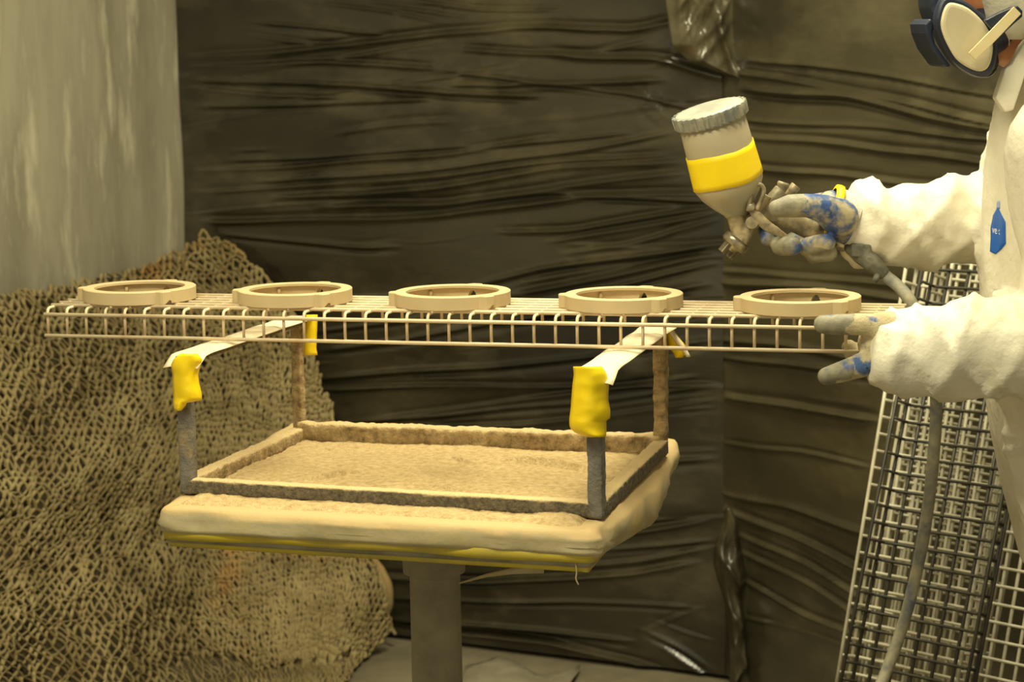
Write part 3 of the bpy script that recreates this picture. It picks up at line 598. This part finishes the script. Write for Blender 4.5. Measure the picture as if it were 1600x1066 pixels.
gp('brass_needle', [(1196, 332, -.004), (1187, 343, -.004)], [3, 3], 'ytape', 10, sm=False)
gp('inlet_fitting', [(1306, 378), (1318, 384), (1330, 389)], [11, 10, 9], 'gunm', 12, sm=False)

# ------------------------------------------------------------------ air hose
hs = empty('air_hose', P(1380, 1066, 3.2), 'paint-crusted blue-grey air hose hanging from the spray gun', 'hose')
ho = [P(1360, 408, 3.10), P(1385, 432, 3.10), P(1406, 450, 3.08), P(1424, 474, 3.06), P(1442, 520, 3.06), P(1458, 590, 3.09), P(1463, 640, 3.12), P(1456, 740, 3.15), P(1443, 840, 3.18), P(1420, 945, 3.2), P(1396, 1020, 3.2), P(1372, 1080, 3.18), P(1330, 1180, 3.1), P(1300, 1320, 3.0), P(1290, 1600, 2.95)]
ho[-1].z = .2; hp = smoothpath(ho+[Vector((.35, 2.85, .02)), Vector((.1, 2.5, .012))], 8)
wchild(mobj('rubber_tube', *tube(hp, [.0088+.0005*noise.noise(p*40) for p in hp], 14), 'hoseb'), hs)
wchild(blob('coupling', caps([P(1330, 388, 3.11), P(1345, 396, 3.105), P(1362, 410, 3.10), P(1378, 425, 3.10)], [.010, .0145, .0135, .0105], 14)+[box(P(1350, 388, 3.10), .009, .008, .006), box(P(1338, 390, 3.10), .008, .010, .009)], .0018, 'coup', None, 3), hs)
wchild(mobj('coupling_lever', *tube([P(1372, 428, 3.095), P(1368, 437, 3.09), P(1366, 440, 3.09)], [.005, .0045, .004], 10), 'coup'), hs)

# ------------------------------------------------------------------ the worker
pe = empty('person', (.84, 3.0, 0), 'worker in white coverall and half-mask respirator holding a spray gun', 'person')
LY = 2.86
# coverall: torso, legs, sleeves as one surface
def loft(rows, n=32):                      # rows: (x, y, z, ax, ay, tilt)
    return (lambda VF: (VF[0], VF[1]+[tuple(range(n))[::-1], tuple(range((len(rows)-1)*n, len(rows)*n))]))(grid(n, len(rows), lambda i, j: Vector((rows[j][0]+rows[j][3]*math.cos(2*math.pi*i/n), rows[j][1]+rows[j][4]*math.sin(2*math.pi*i/n), rows[j][2])), True))
def trow(px, py, a, by, yc=3.0):
    p = P(px, py, yc); return (p.x+a, yc, p.z, a, by)
rows = [(.86, 3.0, .70, .14, .19), trow(1606, 880, .14, .20), trow(1576, 770, .14, .20), trow(1556, 690, .14, .195), trow(1546, 610, .14, .195), trow(1542, 500, .138, .195), trow(1543, 400, .135, .20), trow(1548, 320, .13, .205), trow(1558, 245, .12, .20), trow(1566, 190, .105, .17), trow(1568, 155, .09, .12), trow(1580, 100, .08, .085)]
sl_r = ([P(1328, 352, 3.15), P(1350, 351, 3.15), P(1420, 350, 3.155), P(1500, 345, 3.165), P(1570, 335, 3.17), P(1610, 280, 3.18), P(1640, 215, 3.17)], [.055, .0575, .059, .060, .064, .075, .08])
sl_l = ([P(1392, 552, LY), P(1425, 551, LY), P(1480, 548, LY), P(1560, 543, LY-.01), P(1680, 545, LY-.03), P(1690, 400, 2.83), P(1670, 235, 2.85)], [.046, .055, .0605, .066, .072, .07, .08])
parts = [loft(rows)]+caps(*[v[2:] for v in sl_r])+caps(*[v[2:] for v in sl_l])
parts += [tube([P(1322, 350, 3.15), P(1336, 351, 3.15), sl_r[0][2]], [.046, .056, .059], 24), tube([P(1364, 552, LY), P(1388, 551, LY), P(1425, 551, LY), sl_l[0][2]], [.034, .049, .056, .0605], 24)]
for s in (-1, 1): parts += caps([(.86, 3.0+s*.10, .78), (.86, 3.0+s*.11, .45), (.88, 3.0+s*.11, .12)], [.12, .095, .085])
cv = blob('coverall', parts, .006, 'suit', None, 3)
me = cv.data; n = len(me.vertices); co_ = np.empty(n*3); me.vertices.foreach_get('co', co_); no_ = np.empty(n*3); me.vertices.foreach_get('normal', no_); co_ = co_.reshape(-1, 3); no_ = no_.reshape(-1, 3)
dsp = np.zeros(n)
for i in range(n):
    x, y, z = co_[i]
    if z < .4: continue
    arm = (x < .70 and ((z < 1.10 and y < 2.95) or (z > 1.10 and y > 3.05)))
    if arm:
        a = noise.noise(Vector((x*26+z*9, y*9, z*7)))*.0085+noise.noise(Vector((x*60-z*30, y*20, z*20+5)))*.0022
        rg = lambda v: max(0, 1-2.6*abs(noise.noise(v)))**2
        a += .009*rg(Vector((x*13-z*9, y*5, z*6+20)))+.006*rg(Vector((x*24+z*16, y*9, z*12+2)))
    else:
        a = noise.noise(Vector((x*9, y*9, z*4)))*.010+noise.noise(Vector((x*20, y*22, z*7+3)))*.004+.006*max(0, 1-2.6*abs(noise.noise(Vector((x*10+z*3, y*10, z*3+9)))))**2
    dsp[i] = a
co_ += no_*dsp[:, None]; me.vertices.foreach_set('co', co_.ravel()); me.update(); wchild(cv, pe)
bvh = BVHTree.FromPolygons([tuple(v.co) for v in me.vertices], [tuple(p.vertices) for p in me.polygons])
def cast(px, py, off=.0015):
    d = ray(px, py).normalized(); h = bvh.ray_cast(Vector((0, 0, HC)), d)
    if h[0] is None: return P(px, py, 2.98)
    return h[0]-d*off
def decal(name, poly, mt, off, parent):
    bm = bmesh.new(); vs_ = [bm.verts.new((x, y, 0)) for x, y in poly]; bm.faces.new(vs_)
    bmesh.ops.triangulate(bm, faces=bm.faces); bmesh.ops.subdivide_edges(bm, edges=bm.edges[:], cuts=4, use_grid_fill=True); bmesh.ops.triangulate(bm, faces=bm.faces)
    me_ = bpy.data.meshes.new(name); bm.to_mesh(me_); bm.free()
    for v in me_.vertices: v.co = cast(v.co.x, v.co.y, off)
    o = mesh_obj(name, me_, mt); mod(o, 'SOLIDIFY', thickness=.0006, offset=0); o.parent = parent; return o
dec = decal('chest_emblem', [(1559, 324), (1565, 336), (1570.5, 347), (1571, 381), (1564, 390), (1555, 397), (1547, 393), (1548, 372), (1548, 356), (1552, 336)], 'blue', .002, cv)
decal('emblem_pale_tip', [(1558, 315), (1562, 314), (1562, 325), (1557, 327)], 'pale', .002, cv)  # small paler blue patch at the top of the emblem
tcu = bpy.data.curves.new('emblem_lettering', 'FONT'); tcu.body = 'vek'; tcu.size = 1; to = bpy.data.objects.new('emblem_lettering', tcu); COL.objects.link(to)
bpy.context.view_layer.update(); tm = bpy.data.meshes.new_from_object(to.evaluated_get(bpy.context.evaluated_depsgraph_get())); COL.objects.unlink(to); bpy.data.objects.remove(to)
xs = [v.co.x for v in tm.vertices]; ys = [v.co.y for v in tm.vertices]; x0, x1, y0, y1 = min(xs), max(xs), min(ys), max(ys)
for v in tm.vertices:
    u, vv = (v.co.x-x0)/(x1-x0), (v.co.y-y0)/(y1-y0); v.co = cast(1550+12.5*u, 364-12*vv+3*u, .0032)
o = mesh_obj('emblem_lettering', tm, 'white', None, False); o.parent = cv
def cline(pts, w_px, mt, name, off=.002):
    pts = [(lerp(a[0], c[0], k/6), lerp(a[1], c[1], k/6)) for a, c in zip(pts, pts[1:]) for k in range(6)]+[pts[-1]]
    V, Fs = grid(3, len(pts), lambda i, j: cast(pts[j][0]+(i-1)*w_px/2, pts[j][1], off+(.003 if i == 1 else 0)))
    o = mobj(name, V, Fs, mt); mod(o, 'SOLIDIFY', thickness=.0012, offset=0); o.parent = cv
# head and neck: one continuous surface
HY = 3.0; hc = P(1604, -62, HY)
fd = Vector((-math.cos(.42), 0, -math.sin(.42))); fu = Vector((-math.sin(.42), 0, math.cos(.42))); fsid = Vector((0, 1, 0))
def hp_(f, u, s): return hc+fd*f+fu*u+fsid*s
hparts = caps([hp_(-.01, .02, 0)], [.092], 24)+caps([hp_(.035, -.02, 0), hp_(.05, -.085, 0)], [.068, .046], 20)+caps([hp_(.04, -.05, -.03), hp_(.04, -.05, .03)], [.042, .042])
hparts += caps([hp_(.082, .01, 0), hp_(.108, -.022, 0)], [.010, .015])+caps([hp_(.083, .022, -.03), hp_(.083, .022, .03)], [.014, .014])
hparts += caps([hp_(.088, -.062, -.016), hp_(.092, -.062, 0), hp_(.088, -.062, .016)], [.008, .009, .008])
for s in (-1, 1): hparts += [ell(hp_(-.012, -.012, s*.088), .017, .010, .030)]
hparts += caps([hp_(-.02, -.05, 0), Vector((.79, 3.0, 1.36)), Vector((.80, 3.0, 1.22))], [.062, .058, .075])
hd = blob('body', hparts, .004, 'skin', pe, 6)
for s in (-1, 1): wchild(mobj('eye', *ell(hp_(.083, .004, s*.031), .012, .012, .012), 'eye'), pe)
# hood: shell around the head, open at the face
V, Fs = [], []
nu, nv = 40, 22
for j in range(nv):
    th = .62+(math.pi-.62)*j/(nv-1)
    for i in range(nu):
        a = 2*math.pi*i/nu; d = fd*math.cos(th)+(fu*math.cos(a)+fsid*math.sin(a))*math.sin(th)
        r = .118+.006*noise.noise(Vector((a*1.5, th*4, 2))); V.append(hc+fd*(-.012)+Vector((d.x*r, d.y*r*.98, d.z*r*1.12))+fu*.005)
for j in range(nv-1):
    for i in range(nu): Fs.append((j*nu+i, j*nu+(i+1) % nu, (j+1)*nu+(i+1) % nu, (j+1)*nu+i))
def keep(f):                               # open below the jaw line
    c = sum((V[k] for k in f), Vector())/4-hc; return c.dot(fu) > -.085 or c.dot(fd) < -.03
hoo = mobj('hood', V, [f for f in Fs if keep(f)], 'suit'); mod(hoo, 'SOLIDIFY', thickness=.002); wchild(hoo, pe)
for y0, y1 in ((2.925, 2.95), (3.05, 3.075)):
    o = mobj('collar', *prism([(1612, 50), (1596, 72), (1583, 100), (1572, 108), (1562, 140), (1558, 154), (1572, 176), (1584, 172), (1600, 120), (1612, 100)], y0, y1, yslope=-.3), 'suit', smooth=False); mod(o, 'BEVEL', width=.002, segments=2); wchild(o, pe)
# respirator
def chaikin(p, n=2):
    for _ in range(n): p = [q for a, c in zip(p, p[1:]+p[:1]) for q in ((a[0]*.75+c[0]*.25, a[1]*.75+c[1]*.25), (a[0]*.25+c[0]*.75, a[1]*.25+c[1]*.75))]
    return p
rs = lambda pts: [(1400+x/7.615, y/7.615) for x, y in pts]
padp = chaikin(rs([(625, 20), (720, 30), (850, 75), (980, 170), (1090, 290), (1170, 430), (1190, 560), (1175, 690), (1140, 790), (1090, 845), (1000, 865), (850, 810), (720, 720), (640, 600), (560, 450), (512, 300), (530, 180), (570, 70)]))
def grow(poly, k):
    cx_, cy_ = sum(p[0] for p in poly)/len(poly), sum(p[1] for p in poly)/len(poly); return [(cx_+(x-cx_)*k, cy_+(y-cy_)*k) for x, y in poly]
re = blob('respirator', caps([hp_(.088, -.06, -.03), hp_(.092, -.06, .03)], [.034, .034])+caps([hp_(.10, -.03, 0), hp_(.105, -.085, 0)], [.026, .03])+[prism(rs([(410, -90), (640, -90), (640, 0), (600, 300), (560, 380), (470, 250), (420, 100)]), 2.955, 3.05)], .003, 'navy', pe, 4)
def rpart(name, VF, mt, bev=.004, par=re):
    o = mobj(name, *VF, mt, smooth=False); bm = bmesh.new(); bm.from_mesh(o.data); bmesh.ops.recalc_face_normals(bm, faces=bm.faces); bm.to_mesh(o.data); bm.free()
    if bev: mod(o, 'BEVEL', width=bev, segments=3, limit_method='ANGLE', angle_limit=1.0)
    o.parent = par; return o
rpart('filter_rim', prism(grow(padp, 1.17), 2.902, 2.935, yslope=.25), 'navy', .008)
rpart('filter_pad', prism(grow(padp, .99), 2.897, 2.915, yslope=.25), 'pad', .006)
rpart('filter_rim', prism(grow(padp, 1.17), 3.075, 3.11, yslope=-.25), 'navy', .008)
rpart('filter_pad', prism(grow(padp, .99), 3.10, 3.116, yslope=-.25), 'pad', .005)
rpart('valve_flap', prism(rs([(340, 290), (410, 215), (452, 260), (440, 400), (470, 520), (560, 650), (660, 790), (610, 812), (565, 775), (430, 590), (355, 400)]), 2.94, 3.05), 'navy', .003)
rpart('strap_clip', prism(rs([(1060, 240), (1230, 150), (1390, 80), (1450, 70), (1510, 130), (1505, 200), (1400, 290), (1240, 440), (1150, 350)]), 2.888, 2.905), 'navy', .002)
rpart('strap', prism(rs([(865, 630), (945, 710), (1160, 510), (1490, 165), (1405, 78), (1090, 400)]), 2.882, 2.8855), 'strap', .0005)
# left glove on the shelf end
lg = blob('glove', caps([P(1405, 540, LY+.01), P(1385, 538, LY+.012), P(1368, 537, LY+.012)], [.030, .031, .024])+caps([P(1392, 512, LY), P(1374, 512, LY-.002)], [.022, .020])+caps([P(1392, 566, LY), P(1366, 566, LY)], [.022, .019])
  +caps([P(1376, 511, LY-.002), P(1345, 507, LY-.004), P(1312, 507, LY+.002), P(1286, 507, LY+.006)], [.0165, .0145, .0138, .0125])
  +caps([P(1368, 562, LY), P(1340, 573, LY-.004), P(1312, 582, LY-.002), P(1291, 588, LY)], [.018, .0155, .0138, .0118])
  +caps([P(1378, 540, LY+.03), P(1350, 556, LY+.05), P(1332, 552, LY+.055), P(1327, 543, LY+.055)], [.017, .0125, .0115, .0105])
  +caps([P(1380, 545, LY+.05), P(1358, 560, LY+.075), P(1340, 556, LY+.080), P(1336, 546, LY+.08)], [.016, .0115, .011, .010])
  +caps([P(1384, 548, LY+.06), P(1366, 560, LY+.095), P(1352, 556, LY+.10), P(1348, 548, LY+.10)], [.014, .0105, .010, .009]), .0022, 'glovek', pe, 4)
lg.data.materials.append(MT['gloveg'])
for p in lg.data.polygons:
    c = p.center; nn = noise.noise(c*38)*.03
    if c.x+nn < P(1322, 500, LY).x: p.material_index = 1
# printed code on the back of the glove
bg = BVHTree.FromPolygons([tuple(v.co) for v in lg.data.vertices], [tuple(p.vertices) for p in lg.data.polygons])
mk = []
for k in range(6):
    px, py = 1355+k*4.4, 575.5+k*3.2; d = ray(px, py).normalized(); h = bg.ray_cast(Vector((0, 0, HC)), d)
    if h[0] is not None: c = h[0]; nn = h[1]; xx, yy = basis(nn); mk.append(box(c+nn*.0003, .0011, .0011, .0003, (xx, yy, nn)))
if mk: o = mobj('printed_code', *join(mk), 'ink', smooth=False); o.parent = lg
# right glove around the gun handle
RG = GY
rgp = caps([P(1350, 345, 3.15), P(1318, 338, 3.15), P(1300, 328, 3.15)], [.036, .035, .028])+caps([P(1322, 352, 3.125), P(1305, 340, 3.11)], [.030, .024])
rgp += caps([P(1312, 340, 3.095), P(1288, 327, 3.078), P(1262, 321, 3.070), P(1236, 322, 3.068), P(1214, 326, 3.070)], [.027, .0205, .0165, .0165, .0125])     # thumb
rgp += caps([P(1300, 318, 3.165), P(1250, 322, 3.175), P(1212, 340, 3.165), P(1195, 352, 3.135), P(1198, 373, 3.112)], [.018, .0145, .013, .0115, .010])      # index on the trigger
rgp += caps([P(1306, 330, 3.17), P(1262, 362, 3.175), P(1232, 384, 3.15), P(1220, 384, 3.11), P(1238, 385, 3.085)], [.018, .0145, .014, .0145, .0135])           # middle
rgp += caps([P(1314, 344, 3.17), P(1290, 380, 3.17), P(1264, 388, 3.14), P(1264, 386, 3.10), P(1290, 380, 3.082)], [.017, .0145, .014, .0145, .014])             # ring
rgp += caps([P(1320, 356, 3.165), P(1300, 392, 3.165), P(1272, 400, 3.13), P(1272, 398, 3.10), P(1296, 396, 3.09)], [.016, .0125, .0115, .012, .0115])           # little
rgl = blob('glove', rgp, .0022, 'gloveb', pe, 4); rgl.data.materials.append(MT['gloveg'])
for p in rgl.data.polygons:
    c = p.center; nn = noise.noise(c*50)*.012
    if c.x+nn < P(1246, 340, RG).x or c.z+nn < P(1280, 378, RG).z: p.material_index = 1
def cuff(name, c, d, r, rad, mt, sy=1):
    x, y = basis(d); o = mobj(name, *tube([c+(x*math.cos(a)*r+y*math.sin(a)*r) for a in [2*math.pi*k/40 for k in range(41)]], rad, 8, cap=False), mt); wchild(o, pe); return o
cd = (P(1352, 338, 3.15)-P(1302, 322, 3.15)).normalized()
wchild(mobj('knit_cuff', *lathe(P(1298, 334, 3.135), cd, [(0, .034), (.006, .0375), (.020, .040), (.034, .041)], 40, False), 'knit'), pe)
wchild(mobj('yellow_cuff_edge', *lathe(P(1294, 330, 3.132), cd, [(.0, .034), (.001, .0395), (.006, .0405), (.011, .0398), (.011, .034)], 40, False), 'ytape'), pe)
for s in (-1, 1):
    wchild(blob('boot', caps([(.88, 3.0+s*.11, .12), (.87, 3.0+s*.11, .055)], [.06, .055])+caps([(.90, 3.0+s*.11, .045), (.72, 3.0+s*.115, .042)], [.045, .042])+[box((.81, 3.0+s*.113, .012), .125, .045, .012)], .006, 'boot', None, 3), pe)

# ------------------------------------------------------------------ ceiling lamp housings (above the frame; the nearer one added to go with the fill light)
for lab, loc in (('long ceiling lamp above the painting table', (.35, 3.35)), ('unseen lamp housing added for the fill light nearer the camera', (-.5, 1.9))):
    v1, f1 = box((loc[0], loc[1], 2.68), .68, .28, .03); o = mobj('ceiling_or_fill_lamp', v1, f1, 'lampm', smooth=False); mod(o, 'BEVEL', width=.01, segments=2); tag(o, lab, 'lamp', 'ceiling lamps')
    v1, f1 = box((loc[0], loc[1], 2.73), .3, .05, .025); c = mobj('mount', v1, f1, 'lampm', smooth=False); wchild(c, o)
